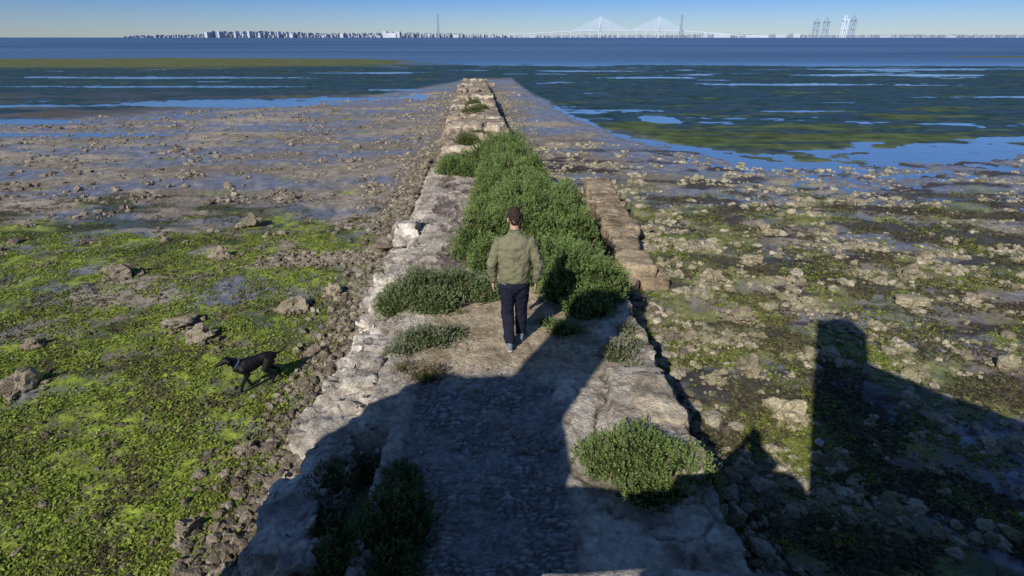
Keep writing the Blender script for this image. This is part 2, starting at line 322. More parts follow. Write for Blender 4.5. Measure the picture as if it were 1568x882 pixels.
for (x,y,s) in [(-5.05,8.15,.22),(-5.62,8.62,.22),(-6.85,6.75,.20),(-8.0,10.8,.24),(-6.8,14.3,.25),(-3.95,9.3,.20),(-6.5,11.9,.20),(-3.4,9.9,.18),(-2.85,6.75,.15),(-3.2,4.2,.13),(-3.15,5.4,.12),(-2.9,12.2,.28),(-7.6,7.9,.14),(-2.75,8.4,.18),(-3.0,7.6,.16),(2.9,6.9,.13),(3.5,7.2,.17),(4.0,8.8,.18),(5.4,9.4,.16),(7.3,9.4,.22),(3.55,6.1,.20),(7.4,7.3,.19),(-10.3,9.8,.2),(3.2,13.4,.22),(6.4,13.8,.22),(8.2,10.8,.2),(2.9,8.2,.15),(4.6,7.6,.15),(5.2,11.5,.2),(4.1,10.6,.18)]:
    P=[(x,y,gz(x,y)+s*.3)];S=[s]
    for j in range(34):
        a=R.rand()*6.28;r=s*(.4+1.2*R.rand()**1.3);P.append((x+r*math.cos(a),y+r*math.sin(a),gz(x,y)+s*.15*R.rand()+max(0,s*.75-r)*.9));S.append(s*(.08+.25*R.rand()**2))
    g=C(.40,.35,.235) if x>0 else C(.33,.28,.20)
    rocks('boulder',np.array(P),np.array(S),3,m_rock,g*.8,g*1.25,amp=.45,flat=.7)
rocks('white_stone',np.array([(3.72,5.55,gz(3.72,5.55)+.03)]),np.array([.07]),3,m_rock,C(.7,.68,.62),C(.75,.72,.66),amp=.2)
P=[];S=[]
for i in range(420):
    P.append((-4.1+R.normal()*.75,11.7+R.normal()*.22,0));S.append(.02+.07*R.rand()**2)
P=np.array(P);P[:,2]=ground(P[:,0],P[:,1])[0]+.02
rocks('gravel_bank',P,np.array(S),2,m_rock,br1*1.2,br2*1.2)

# ------------------------------------------------------------ rough masonry blocks
def cubegrid(c=9):
    bm=bmesh.new();bmesh.ops.create_cube(bm,size=2);bmesh.ops.subdivide_edges(bm,edges=bm.edges[:],cuts=c,use_grid_fill=True)
    V=np.array([v.co[:] for v in bm.verts]);F=np.array([[v.index for v in f.verts] for f in bm.faces]);bm.free();return V,F
CG=cubegrid(15)
def blocks(name,B,m,c1,c2,amp=.03,parent=None,rnd=.16):
    VV=[];FF=[];CC=[];o=0
    for (cx_,cy_,cz,sx,sy,sz,rz) in B:
        V,F=CG;sd=R.randint(1000)
        r=np.linalg.norm(V,axis=1);v=V*(1-rnd*np.clip(r-1.1,0,1))[:,None]
        v=v*np.array([sx,sy,sz])/2
        d=np.stack([n3d(v*3+sd,1),n3d(v*3+sd+7,2),n3d(v*3+sd+13,3)],-1)+.5*np.stack([n3d(v*10+sd,1),n3d(v*10+sd+7,2),n3d(v*10+sd+13,3)],-1)+.25*np.stack([n3d(v*28+sd,1),n3d(v*28+sd+7,2),n3d(v*28+sd+13,3)],-1)
        v=v+d*amp;c,s_=math.cos(rz),math.sin(rz)
        v=np.stack([v[:,0]*c-v[:,1]*s_,v[:,0]*s_+v[:,1]*c,v[:,2]],-1)+np.array([cx_,cy_,cz])
        t=R.rand();VV.append(v);FF.append(F+o);o+=len(V)
        CC.append((c1*(1-t)+c2*t)*(1+.45*n3d(v*3,9)+.3*n3d(v*9,19))[:,None])
    return mk(name,np.concatenate(VV),np.concatenate(FF),m,True,np.concatenate(CC),parent=parent)
B=[]
for i in range(9):
    y=10.7+i*.80+.08*R.normal();wd=.62+.35*R.rand();B.append((2.08+.02*i+wd/2,y,-.70+.02*R.normal(),wd,.88+.1*R.rand(),.55,.05*R.normal()))
for i in range(22):B.append((2.2+.8*R.rand(),10.2+7*R.rand(),-.48-.1*R.rand(),.12+.22*R.rand(),.12+.25*R.rand(),.12,R.rand()*3))
B+=[(2.75,10.3,-.80,.6,.45,.32,.2),(2.2,10.1,-.8,.45,.4,.3,-.3),(3.0,10.9,-.88,.35,.4,.25,.5)]
blocks('broken_stone_ledge',B,m_stone,C(.25,.19,.125),C(.34,.27,.185),amp=.035,rnd=.16)
B=[]
for i in range(13):
    y=3.7+i*.66+.12*R.normal();B.append((float(Lf(y))+.02+.05*R.normal(),y,-.27+.05*R.normal(),.34+.2*R.rand(),.55+.3*R.rand(),.40,.12*R.normal()))
for i in range(10):
    y=4.4+i*.55+.1*R.normal();B.append((float(Lf(y))-.28-.1*R.rand(),y,-.62+.10*R.normal(),.25+.2*R.rand(),.3+.35*R.rand(),.30,.4*R.normal()))
for y in (2.2,2.75,3.25):B.append((-1.66,y,-.22,.26,.35,.35,.1))
blocks('left_edge_stones',B,m_stone,C(.38,.34,.28),C(.54,.49,.42),amp=.06,rnd=.15)
B=[(1.52,5.05,.02,.5,.95,.26,.05),(1.5,4.2,-.04,.5,.6,.25,-.05),(1.62,6.9,-.17,.35,.6,.3,.1),(1.6,7.8,-.22,.35,.6,.3,0)]
blocks('right_edge_stones',B,m_stone,C(.38,.32,.23),C(.46,.4,.31),amp=.035,rnd=.2)
B=[]
for y in (17.9,21,23.4,26.2,28.6,34,39.5,45,51,56.5):
    a,b_=float(Lf(y)),float(Rf(y));w=(b_-a)/3
    for k in range(3):
        if R.rand()<.15:continue
        B.append((a+w*(k+.5)+.06*R.normal(),y+.08*R.normal(),(-.24 if y<25 else -.17)+.04*R.normal()-(.1 if y>50 else 0),w*(.85+.15*R.rand()),.45+.35*R.rand() if y!=26.2 else 1.5,.5,.06*R.normal()))
for i in range(60):
    y=18+40*R.rand();a,b_=float(Lf(y)),float(Rf(y));B.append((a+(b_-a)*R.rand(),y,-.12-.15*(y<26),.2+.3*R.rand(),.2+.4*R.rand(),.2,R.rand()*3))
for i in range(14):B.append((-3.8+1.0*R.normal(),60.3+1.2*R.rand(),-.85+.2*R.rand(),.4+.5*R.rand(),.5,.4,R.rand()*3))
blocks('crossing_stone_courses',B,m_stone,C(.33,.26,.18),C(.48,.41,.31),amp=.06,rnd=.3)

# ------------------------------------------------------------ leaves
def leafmat(name,tr=.2):
    m=bpy.data.materials.new(name);m.use_nodes=True;nt=m.node_tree;N=nt.nodes;L=nt.links;b=N['Principled BSDF']
    a=N.new('ShaderNodeAttribute');a.attribute_name='col';L.new(a.outputs['Color'],b.inputs['Base Color']);b.inputs['Roughness'].default_value=.6;b.inputs['Specular IOR Level'].default_value=.2
    t=N.new('ShaderNodeBsdfTranslucent');L.new(a.outputs['Color'],t.inputs[0]);mx=N.new('ShaderNodeMixShader');mx.inputs[0].default_value=tr
    L.new(b.outputs[0],mx.inputs[1]);L.new(t.outputs[0],mx.inputs[2]);L.new(mx.outputs[0],N['Material Output'].inputs[0]);return m
m_leaf=leafmat('shrub_leaf_mat');m_core=mat('shrub_twig_mat',base=(.035,.045,.016),rough=.95,spec=0,nscale=30,namt=.5,bscale=30,bdist=.03)
def weed(name,n,xf,yf,mask,c1,c2,l0=.05):
    x=[];y=[]
    while len(x)<n:
        yy=yf(n);xx=xf(yy);ok=R.rand(n)<mask(xx,yy);x+=list(xx[ok]);y+=list(yy[ok])
    x=np.array(x[:n]);y=np.array(y[:n]);z=ground(x,y)[0]
    k=5;Q=[];CC=[]
    t0=R.rand(n)
    for j in range(k):
        px=x+R.normal(size=n)*.035;py=y+R.normal(size=n)*.035;pz=z+.002+.016*R.rand(n)
        p=np.stack([px,py,pz],-1);d=R.normal(size=(n,3))*np.array([1,1,.35]);d/=np.linalg.norm(d,axis=1)[:,None]
        e=np.cross(d,R.normal(size=(n,3))*np.array([.4,.4,1]));e/=np.linalg.norm(e,axis=1)[:,None]
        l=(l0*(.4+.8*R.rand(n)))[:,None];w=l*.32
        Q.append(np.stack([p-d*l*.5,p+e*w,p+d*l*.5+np.array([0,0,.006]),p-e*w],1))
        t=np.clip(t0*.7+.3*R.rand(n),0,1);CC.append(np.repeat((c1+(c2-c1)*t[:,None])[:,None],4,1))
    V=np.concatenate(Q).reshape(-1,3);mk(name,V,np.arange(len(V)).reshape(-1,4),m_leaf,False,np.concatenate(CC).reshape(-1,3))
nm=lambda x,y,f,s,t:(fbm(x*f,y*f,3,s)>t)
weed('sea_lettuce',20000,lambda y:-2.6-R.rand(len(y))*(1.5+1.0*y),lambda n:3.6+10*R.rand(n)**1.3,lambda x,y:.12+.88*nm(x,y,1.4,101,.02),C(.085,.12,.02),C(.31,.37,.06))
weed('brown_seaweed',9000,lambda y:-2.5-R.rand(len(y))*(1.5+1.0*y),lambda n:3.6+14*R.rand(n)**1.2,lambda x,y:.05+.95*nm(x,y,.9,102,.12),C(.045,.038,.022),C(.16,.135,.07))
weed('brown_seaweed',18000,lambda y:2.1+R.rand(len(y))*(1.5+1.05*y),lambda n:3.6+14*R.rand(n)**1.1,lambda x,y:.05+.95*nm(x,y,.8,103,.05),C(.03,.026,.022),C(.15,.14,.06),.06)
weed('sea_lettuce',8000,lambda y:2.1+R.rand(len(y))**1.6*(1.5+.7*y),lambda n:4+12*R.rand(n)**1.1,lambda x,y:.03+.97*nm(x,y,.7,104,.12),C(.09,.12,.02),C(.26,.30,.06))
def shrub(name,E,dens=330,ll=.05,lw=.013,c1=C(.085,.135,.035),c2=C(.23,.32,.10),nl=9,up=.7,dry=.03):
    root=empty(name,(E[0][0],E[0][1],E[0][2]));off=np.array(E[0][:3])
    VV=[];FF=[];o=0;LV=[];LC=[]
    V0,F0=IC[3]
    for i,(x,y,z0,rx,ry,h) in enumerate(E):
        shp=lambda v:(1+.20*n3d(v*1.6+i*3.7,60)+.18*n3d(v*4+i,61)+.08*n3d(v*9+i,62))
        v=V0*shp(V0)[:,None]*.80*np.array([rx,ry,h])+np.array([x,y,z0]);VV.append(v-off);FF.append(F0+o);o+=len(V0)
        area=2*math.pi*((rx*ry+rx*h+ry*h)/3)*1.1;n=int(area*dens)
        d=R.normal(size=(n,3));d[:,2]=np.abs(d[:,2])*1.0-.12;d/=np.linalg.norm(d,axis=1)[:,None]
        rr=shp(d)*(.82+.22*R.rand(n))
        p=d*rr[:,None]*np.array([rx,ry,h])+np.array([x,y,z0])
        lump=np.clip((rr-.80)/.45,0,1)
        keep=np.ones(n,bool)
        for k,(X_,Y_,Z_,a,b_,c_) in enumerate(E):
            if k!=i:keep&=(((p[:,0]-X_)/a)**2+((p[:,1]-Y_)/b_)**2+((p[:,2]-Z_)/c_)**2)>.66
        p=p[keep];d=d[keep];lump=lump[keep];n=len(p)
        ax=d*.7+np.array([0,0,up])+R.normal(size=(n,3))*.28;ax/=np.linalg.norm(ax,axis=1)[:,None]
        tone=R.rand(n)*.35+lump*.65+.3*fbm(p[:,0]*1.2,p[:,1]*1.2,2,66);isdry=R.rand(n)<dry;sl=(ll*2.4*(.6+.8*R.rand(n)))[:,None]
        for j in range(nl):
            t=(j+.5)/nl
            q=p+ax*(t*sl-.3*sl)
            ld=ax*.85+R.normal(size=(n,3))*.5;ld/=np.linalg.norm(ld,axis=1)[:,None]
            sd=np.cross(ld,R.normal(size=(n,3)));sd/=np.linalg.norm(sd,axis=1)[:,None]+1e-9
            l=ll*(.6+.7*R.rand(n))[:,None];w=lw*(.7+.6*R.rand(n))[:,None]
            LV.append(np.stack([q,q+ld*l*.5+sd*w,q+ld*l,q+ld*l*.5-sd*w],1))
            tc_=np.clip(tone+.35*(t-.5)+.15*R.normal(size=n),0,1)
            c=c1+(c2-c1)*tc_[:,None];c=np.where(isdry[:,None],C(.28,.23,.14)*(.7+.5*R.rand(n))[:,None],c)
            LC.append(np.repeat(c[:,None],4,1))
    mk('twigs',np.concatenate(VV),np.concatenate(FF),m_core,True,parent=root)
    LV=np.concatenate(LV).reshape(-1,3)-off;nq=len(LV)//4
    mk('leaves',LV,np.arange(nq*4).reshape(-1,4),m_leaf,False,np.concatenate(LC).reshape(-1,3),parent=root)
    return root
E=[]
for y in np.arange(9.1,18.6,.55):
    a=np.interp(y,[9,10,12,14,17,18.6],[-.66,-.74,-.74,-.62,-.8,-.7]);b_=np.interp(y,[9,11.5,13.7,17,18.6],[1.42,1.38,1.0,.38,.1])
    k=4 if b_-a>1.4 else 3
    for j in range(k):
        x=a+(b_-a)*(j+.5)/k+R.normal()*.14;edgeq=abs((j+.5)/k-.5)*2
        E.append((x,y+R.normal()*.2,-.08,.26+.28*R.rand(),.30+.29*R.rand(),(.98-.38*edgeq**2)*(.58+.58*R.rand())*(.72 if y<9.6 else 1)))
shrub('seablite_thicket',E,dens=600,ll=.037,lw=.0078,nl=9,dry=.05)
shrub('seablite_shrub',[(-1.7,16.6,-.1,.5,.6,.5),(-1.3,17.3,-.1,.5,.5,.55),(-1.25,16.3,-.1,.4,.4,.4),(-1.8,17.5,-.1,.4,.4,.4)],dens=450,ll=.042,lw=.009)
shrub('seablite_shrub',[(-1.35,7.75,-.08,.46,.40,.52),(-.85,7.95,-.08,.48,.42,.46),(-1.7,7.55,-.15,.28,.3,.42),(-.42,7.85,-.05,.28,.26,.32),(-1.1,7.4,-.05,.37,.24,.32)],dens=850,ll=.034,lw=.0065,c1=C(.09,.13,.05),c2=C(.24,.30,.14),dry=.08)
shrub('seablite_shrub',[(-1.12,6.45,-.06,.38,.25,.24),(-1.35,6.2,-.1,.25,.18,.18),(-.8,6.65,-.06,.22,.18,.15)],dens=900,ll=.03,lw=.006,c1=C(.10,.13,.07),c2=C(.25,.28,.17),dry=.1)
shrub('dry_grass_tuft',[(-1.0,5.62,-.04,.17,.13,.14),(-1.25,5.75,-.06,.13,.1,.11),(-.85,5.75,-.06,.08,.08,.09)],dens=900,ll=.05,lw=.004,c1=C(.12,.11,.06),c2=C(.28,.23,.14),dry=.5)
shrub('seablite_shrub',[(.85,7.9,-.05,.42,.45,.78),(1.3,7.75,-.1,.38,.4,.7),(1.05,7.3,-.1,.35,.28,.42),(1.5,8.3,-.2,.32,.35,.6),(.7,8.5,-.05,.38,.38,.7)],dens=750,ll=.036,lw=.007)
shrub('seablite_shrub',[(.72,6.75,-.05,.26,.18,.15),(.5,6.95,-.05,.18,.13,.11)],dens=800,ll=.03,lw=.006)
shrub('grey_sea_purslane',[(1.30,6.1,-.10,.22,.22,.28),(1.52,6.35,-.2,.2,.26,.3),(1.4,5.8,-.15,.18,.13,.2),(1.55,6.75,-.2,.13,.18,.34)],dens=900,ll=.03,lw=.006,c1=C(.13,.145,.085),c2=C(.29,.31,.20),dry=.15)
shrub('seablite_shrub',[(1.12,4.15,-.08,.38,.36,.42),(1.42,4.1,-.12,.34,.32,.36),(.85,4.15,-.06,.23,.27,.28),(1.2,3.75,-.1,.36,.22,.28),(1.68,4.0,-.2,.2,.22,.28)],dens=1500,ll=.028,lw=.0055,c1=C(.09,.14,.035),c2=C(.25,.33,.11),dry=.07)
shrub('seablite_shrub',[(-.95,3.45,-.15,.34,.45,.40),(-1.25,3.1,-.3,.27,.35,.4),(-.85,2.9,-.2,.27,.35,.35),(-1.0,3.95,-.15,.2,.22,.28)],dens=1100,ll=.03,lw=.006,c1=C(.05,.08,.02),c2=C(.14,.19,.06))
shrub('seablite_shrub',[(-1.65,4.05,-.28,.24,.28,.30),(-1.9,3.9,-.45,.20,.24,.32),(-1.45,4.3,-.3,.18,.18,.18),(-1.5,3.5,-.3,.2,.25,.25)],dens=1000,ll=.03,lw=.006,dry=.2,c1=C(.05,.07,.025),c2=C(.14,.17,.07))
shrub('seablite_shrub',[(-1.75,22.8,-.4,.5,.7,.5),(-1.35,24,-.4,.4,.6,.45)],dens=260,ll=.06,lw=.014,c1=C(.06,.085,.025),c2=C(.17,.19,.065))
shrub('seablite_shrub',[(-2.1,31.5,-.3,.6,1.1,.42),(-1.7,33,-.3,.45,.9,.42),(-2.3,35.5,-.3,.45,.9,.38)],dens=200,ll=.07,lw=.016,c1=C(.06,.08,.025),c2=C(.16,.17,.06))

# ------------------------------------------------------------ figures
def tube(pts,rads,n=14,ref=(1,0,0),rnd=True):
    P=[Vector(p) for p in pts];Rr=[(r,r) if not isinstance(r,tuple) else r for r in rads]
    if rnd:
        t0=(P[0]-P[1]).normalized();t1=(P[-1]-P[-2]).normalized();r0=min(Rr[0]);r1=min(Rr[-1])
        P=[P[0]+t0*r0*.7]+P+[P[-1]+t1*r1*.7];Rr=[(Rr[0][0]*.55,Rr[0][1]*.55)]+Rr+[(Rr[-1][0]*.55,Rr[-1][1]*.55)]
    V=[];F=[];ref=Vector(ref)
    for i,p in enumerate(P):
        t=(P[min(i+1,len(P)-1)]-P[max(i-1,0)]).normalized();a=ref-t*ref.dot(t)
        if a.length<1e-3:a=Vector((0,1,0))-t*t.y
        a.normalize();b=t.cross(a)
        for k in range(n):
            th=2*math.pi*k/n;V.append(p+a*math.cos(th)*Rr[i][0]+b*math.sin(th)*Rr[i][1])
    for i in range(len(P)-1):
        for k in range(n):F.append((i*n+k,i*n+(k+1)%n,(i+1)*n+(k+1)%n,(i+1)*n+k))
    V.append(P[0]);V.append(P[-1]);c0=len(V)-2;c1=len(V)-1
    for k in range(n):
        F.append((c0,(k+1)%n,k));q=(len(P)-1)*n;F.append((c1,q+k,q+(k+1)%n))
    return V,F
def ball(c,r,sub=3):
    V,F=IC[sub];return [Vector(c)+Vector((v[0]*r[0],v[1]*r[1],v[2]*r[2])) for v in V],[tuple(int(q) for q in f) for f in F]
def fuse(name,parts,voxel,m,parent,smooth=3,disp=0,dsize=.1,dec=None):
    V=[];F=[]
    for v,f in parts:
        o=len(V);V+=v;F+=[tuple(i+o for i in q) for q in f]
    me=bpy.data.meshes.new('t');me.from_pydata([tuple(v) for v in V],[],F);me.update()
    ob=bpy.data.objects.new('t',me);sc.collection.objects.link(ob)
    r=ob.modifiers.new('r','REMESH');r.mode='VOXEL';r.voxel_size=voxel;r.use_smooth_shade=True
    if smooth:
        s_=ob.modifiers.new('s','SMOOTH');s_.iterations=smooth;s_.factor=.5
    if disp:
        tx=bpy.data.textures.new('t','CLOUDS');tx.noise_scale=dsize;tx.noise_depth=2
        d=ob.modifiers.new('d','DISPLACE');d.texture=tx;d.strength=disp;d.mid_level=.5;d.texture_coords='LOCAL'
    dg=bpy.context.evaluated_depsgraph_get();m2=bpy.data.meshes.new_from_object(ob.evaluated_get(dg));bpy.data.objects.remove(ob)
    m2.name=name;m2.materials.clear();m2.materials.append(m)
    m2.polygons.foreach_set('use_smooth',np.ones(len(m2.polygons),bool))
    o=bpy.data.objects.new(name,m2);sc.collection.objects.link(o);o.parent=parent;return o
m_jack=mat('olive_jacket_mat',base=(.185,.18,.11),rough=.75,nscale=9,namt=.12,bscale=14,bdist=.02,spec=.25)
m_rib=mat('jacket_rib_mat',base=(.12,.12,.075),rough=.9,nscale=60,namt=.2,bscale=120,bdist=.003)
m_trou=mat('navy_trouser_mat',base=(.013,.016,.030),rough=.85,nscale=12,namt=.2,bscale=14,bdist=.015,spec=.15)
m_skin=mat('skin_mat',base=(.46,.27,.19),rough=.55,nscale=30,namt=.08,bscale=80,bdist=.001)
m_hair=mat('dark_hair_mat',base=(.035,.022,.015),rough=.6,nscale=60,namt=.5,bscale=70,bdist=.012,stretch=(1,1,.3))
m_shoe=mat('grey_shoe_mat',base=(.16,.19,.24),rough=.8,nscale=40,namt=.2,bscale=60,bdist=.003)
m_sole=mat('shoe_sole_mat',base=(.4,.4,.4),rough=.7,nscale=40,namt=.1,bscale=60,bdist=.002)
m_eye=mat('eye_mat',base=(.05,.03,.02),rough=.2);m_lip=mat('lip_mat',base=(.3,.11,.09),rough=.5)
def hand(wr,d,palmN,side,parent,name):
    wr=Vector(wr);d=Vector(d).normalized();pN=Vector(palmN);pN=(pN-d*pN.dot(d)).normalized();s=Vector(side);s=(s-d*s.dot(d)-pN*s.dot(pN)).normalized()
    parts=[tube([wr-d*.03,wr+d*.02,wr+d*.06,wr+d*.095],[(.026,.02),(.034,.018),(.042,.016),(.038,.013)],ref=s)]
    for k,(o,l,c) in enumerate([(.031,.072,.5),(.010,.082,.55),(-.011,.076,.62),(-.030,.060,.7)]):
        b=wr+d*.085+s*o;q1=b+d*l*.45+pN*l*.08;q2=q1+(d*.8+pN*c).normalized()*l*.32;q3=q2+(d*.45+pN*c*1.3).normalized()*l*.3
        parts.append(tube([b-d*.02,b,q1,q2,q3],[.0095,.0095,.009,.0082,.007],n=8,ref=s))
    b=wr+d*.03+s*.03;parts.append(tube([b-s*.015,b+s*.014+d*.02+pN*.008,b+s*.024+d*.048+pN*.018,b+s*.022+d*.070+pN*.026],[.014,.0125,.0105,.0085],n=8,ref=pN))
    fuse(name,parts,.004,m_skin,parent,2)
def shoe(ax,ay,az,yaw,pitch,parent,tag):
    ft=[(-.075,.055,.03,.045),(-.05,.06,.036,.055),(0,.06,.037,.055),(.06,.048,.042,.042),(.13,.036,.046,.032),(.175,.03,.038,.025),(.195,.026,.022,.018)]
    M=Matrix.Translation((ax,ay,az))@Matrix.Rotation(yaw,4,'Z')@Matrix.Rotation(pitch,4,'X')@Matrix.Translation((0,0,-.085))
    def tr(part):return [M@v for v in part[0]],part[1]
    up=tube([(0,y,z) for y,z,a,b in ft],[(a,b) for y,z,a,b in ft],n=16)
    up2=tube([(0,-.03,.05),(0,-.025,.11)],[(.04,.05),(.042,.05)],n=12,ref=(1,0,0))
    fuse('shoe_upper_'+tag,[tr(up),tr(up2)],.007,m_shoe,parent,3)
    so=tube([(0,y,.012) for y in (-.085,-.06,0,.06,.13,.18,.205)],[(a,.013) for a in (.026,.038,.04,.044,.049,.04,.022)],n=12)
    fuse('shoe_sole_'+tag,[tr(so)],.006,m_sole,parent,1)
def person(name,loc,rz,arms,legs,s=1,headyaw=0,headtilt=.15,m_top=m_jack):
    e=empty(name,loc,rz,s)
    t=[(0,.0,.885,.168,.120),(0,0,.93,.188,.137),(0,-.005,1.02,.192,.143),(0,-.01,1.14,.198,.145),(0,-.012,1.26,.216,.148),(0,-.01,1.36,.226,.137),(0,-.005,1.42,.20,.118),(0,0,1.465,.145,.095),(0,.008,1.50,.085,.075),(0,.012,1.535,.07,.068)]
    parts=[tube([q[:3] for q in t],[(q[3],q[4]) for q in t],n=24,rnd=False)]
    for sd,(el,wr) in zip((-1,1),arms):
        sh=Vector((sd*.178,-.005,1.405));el=Vector(el);wr=Vector(wr)
        parts.append(tube([sh-Vector((sd*.05,0,-.0)),sh,sh.lerp(el,.35),sh.lerp(el,.8),el,el.lerp(wr,.3),el.lerp(wr,.75),wr],[.07,.078,.072,.062,.058,.058,.05,.044],n=14))
    fuse('jacket',parts,.010,m_top,e,3,.040,.08)
    hz=tube([(0,0,.865),(0,0,.90)],[(.176,.124),(.18,.128)],n=24,rnd=True)
    ribs=[hz,tube([(0,.010,1.50),(0,.015,1.555)],[(.078,.074),(.068,.066)],n=18,rnd=False)]
    for sd,(el,wr) in zip((-1,1),arms):
        el=Vector(el);wr=Vector(wr);dd=(wr-el).normalized();ribs.append(tube([wr-dd*.01,wr+dd*.03],[.043,.037],n=12))
    fuse('jacket_ribbing',ribs,.007,m_rib,e,2)
    parts=[tube([(0,0,.97),(0,-.005,.90),(0,-.01,.84),(0,-.005,.79)],[(.158,.11),(.17,.128),(.172,.132),(.14,.10)],n=20,rnd=True)]
    for sd,(kn,an) in zip((-1,1),legs):
        hp=Vector((sd*.088,-.005,.84));kn=Vector(kn);an=Vector(an)
        parts.append(tube([hp,hp.lerp(kn,.3),hp.lerp(kn,.75),kn,kn.lerp(an,.25),kn.lerp(an,.7),kn.lerp(an,1.0)],[.100,.096,.082,.078,.078,.070,.066],n=14))
    fuse('trousers',parts,.010,m_trou,e,3,.03,.08)
    H=Matrix.Translation((0,.03,1.575))@Matrix.Rotation(headyaw,4,'Z')@Matrix.Rotation(-headtilt,4,'X')
    def tr(part):return [H@v for v in part[0]],part[1]
    hp=[tube([(0,-.02,-.09),(0,-.01,-.03),(0,.0,.03)],[(.056,.055),(.055,.056),(.055,.06)],n=16),
        ball((0,-.005,.105),(.074,.094,.098)),ball((0,.03,.05),(.058,.062,.075)),ball((0,.062,.005),(.03,.03,.022)),
        tube([(0,.088,.10),(0,.105,.072),(0,.100,.062)],[.009,.013,.012],n=8),
        ball((-.079,-.003,.075),(.010,.020,.032)),ball((.079,-.003,.075),(.010,.020,.032)),
        ball((0,.082,.115),(.05,.012,.012)),ball((0,.090,.034),(.024,.008,.010))]
    fuse('head',[tr(p) for p in hp],.006,m_skin,e,3)
    fuse('eyes',[tr(ball((x,.081,.093),(.012,.009,.007),2)) for x in (-.03,.03)],.003,m_eye,e,1)
    fuse('mouth',[tr(ball((0,.0965,.034),(.022,.005,.005),2))],.003,m_lip,e,1)
    hr=[tr(ball((0,-.014,.128),(.079,.096,.092))),tr(ball((0,-.045,.10),(.068,.062,.062))),tr(ball((0,.03,.20),(.052,.055,.032))),tr(ball((.02,-.03,.215),(.04,.04,.018))),tr(tube([(0,-.058,.07),(0,-.053,.025)],[(.052,.036),(.036,.018)],n=14)),tr(ball((-.072,.0,.125),(.010,.03,.03))),tr(ball((.072,.0,.125),(.010,.03,.03)))]
    fuse('hair',hr,.006,m_hair,e,1,.032,.022)
    return e
man=person('walking_man',(.03,6.38,-.012),.0,
   [((-.275,-.05,1.14),(-.262,.03,.905)),((.285,-.04,1.13),(.265,.05,.885))],
   [((-.085,.0,.46),(-.055,-.14,.125)),((.085,.10,.47),(.085,.13,.10))],headtilt=.22)
hand((-.264,.045,.875),(-.02,.16,-1),(.9,.25,0),(0.1,1,0),man,'hand_left')
hand((.266,.062,.857),(.0,.12,-1),(-.9,.25,0),(-.1,1,0),man,'hand_right')
shoe(-.055,-.13,.095,.05,-.12,man,'left');shoe(.09,.12,.085,-.12,0,man,'right')

# ------------------------------------------------------------ dog
m_dog=mat('black_dog_fur',base=(.006,.006,.007),rough=.5,nscale=50,namt=.4,bscale=110,bdist=.004,spec=.25,stretch=(.4,1,1))
m_strap=mat('dog_collar_mat',base=(.05,.07,.14),rough=.6)
hd=math.atan2(-.24,-.36)
dg0=(-3.57,6.80)
dog=empty('black_dog',(dg0[0],dg0[1],gz(*dg0)-.002),hd,1.04)
body=tube([(.235,0,.365),(.19,0,.365),(.12,0,.36),(.03,0,.372),(-.07,0,.398),(-.15,0,.412),(-.22,0,.408),(-.255,0,.40)],[(.055,.06),(.08,.10),(.092,.115),(.088,.105),(.070,.083),(.070,.082),(.060,.068),(.04,.045)],n=18,ref=(0,1,0))
parts=[body,tube([(.17,0,.40),(.24,0,.455),(.295,0,.495)],[(.065,.075),(.054,.06),(.048,.052)],n=14,ref=(0,1,0)),
 ball((.325,0,.51),(.064,.052,.050)),tube([(.35,0,.502),(.40,0,.486),(.44,0,.478)],[(.038,.036),(.030,.029),(.024,.023)],n=12,ref=(0,1,0)),
 tube([(-.24,0,.42),(-.31,0,.43),(-.38,0,.46),(-.43,0,.51)],[.026,.018,.014,.008],n=10)]
for sd in (-1,1):parts.append(tube([(.315,sd*.044,.54),(.30,sd*.064,.52),(.305,sd*.068,.48),(.312,sd*.062,.455)],[(.016,.009),(.030,.010),(.028,.009),(.012,.007)],n=10,ref=(1,0,0)))
fl=[((.165,.06,.36),(.12,.062,.255),(.20,.06,.14),(.235,.058,.035)),((.165,-.06,.36),(.125,-.062,.25),(.125,-.06,.13),(.09,-.06,.035))]
for a,b_,c,d in fl:
    parts.append(tube([a,b_,c,d],[(.060,.048),(.040,.033),(.022,.021),(.017,.017)],n=12));d=Vector(d);parts.append(tube([d+Vector((-.01,0,-.012)),d+Vector((.03,0,-.020))],[(.022,.017),(.020,.013)],n=10,ref=(0,1,0)))
hl=[((-.18,.055,.38),(-.10,.066,.265),(-.21,.06,.15),(-.165,.058,.035)),((-.19,-.055,.38),(-.15,-.066,.25),(-.285,-.06,.155),(-.29,-.058,.04))]
for a,b_,c,d in hl:
    parts.append(tube([a,b_,c,d],[(.080,.055),(.050,.038),(.024,.021),(.017,.017)],n=12));d=Vector(d);parts.append(tube([d+Vector((-.01,0,-.014)),d+Vector((.03,0,-.022))],[(.022,.017),(.020,.013)],n=10,ref=(0,1,0)))
fuse('dog_body',parts,.0065,m_dog,dog,2,.006,.03)
fuse('collar',[tube([(.205,0,.43),(.222,0,.443)],[(.068,.077),(.064,.072)],n=18,ref=(0,1,0),rnd=False)],.005,m_strap,dog,1)
fuse('dog_eyes',[ball((.364,sd*.036,.523),(.008,.006,.008),2) for sd in(-1,1)],.003,m_eye,dog,0)

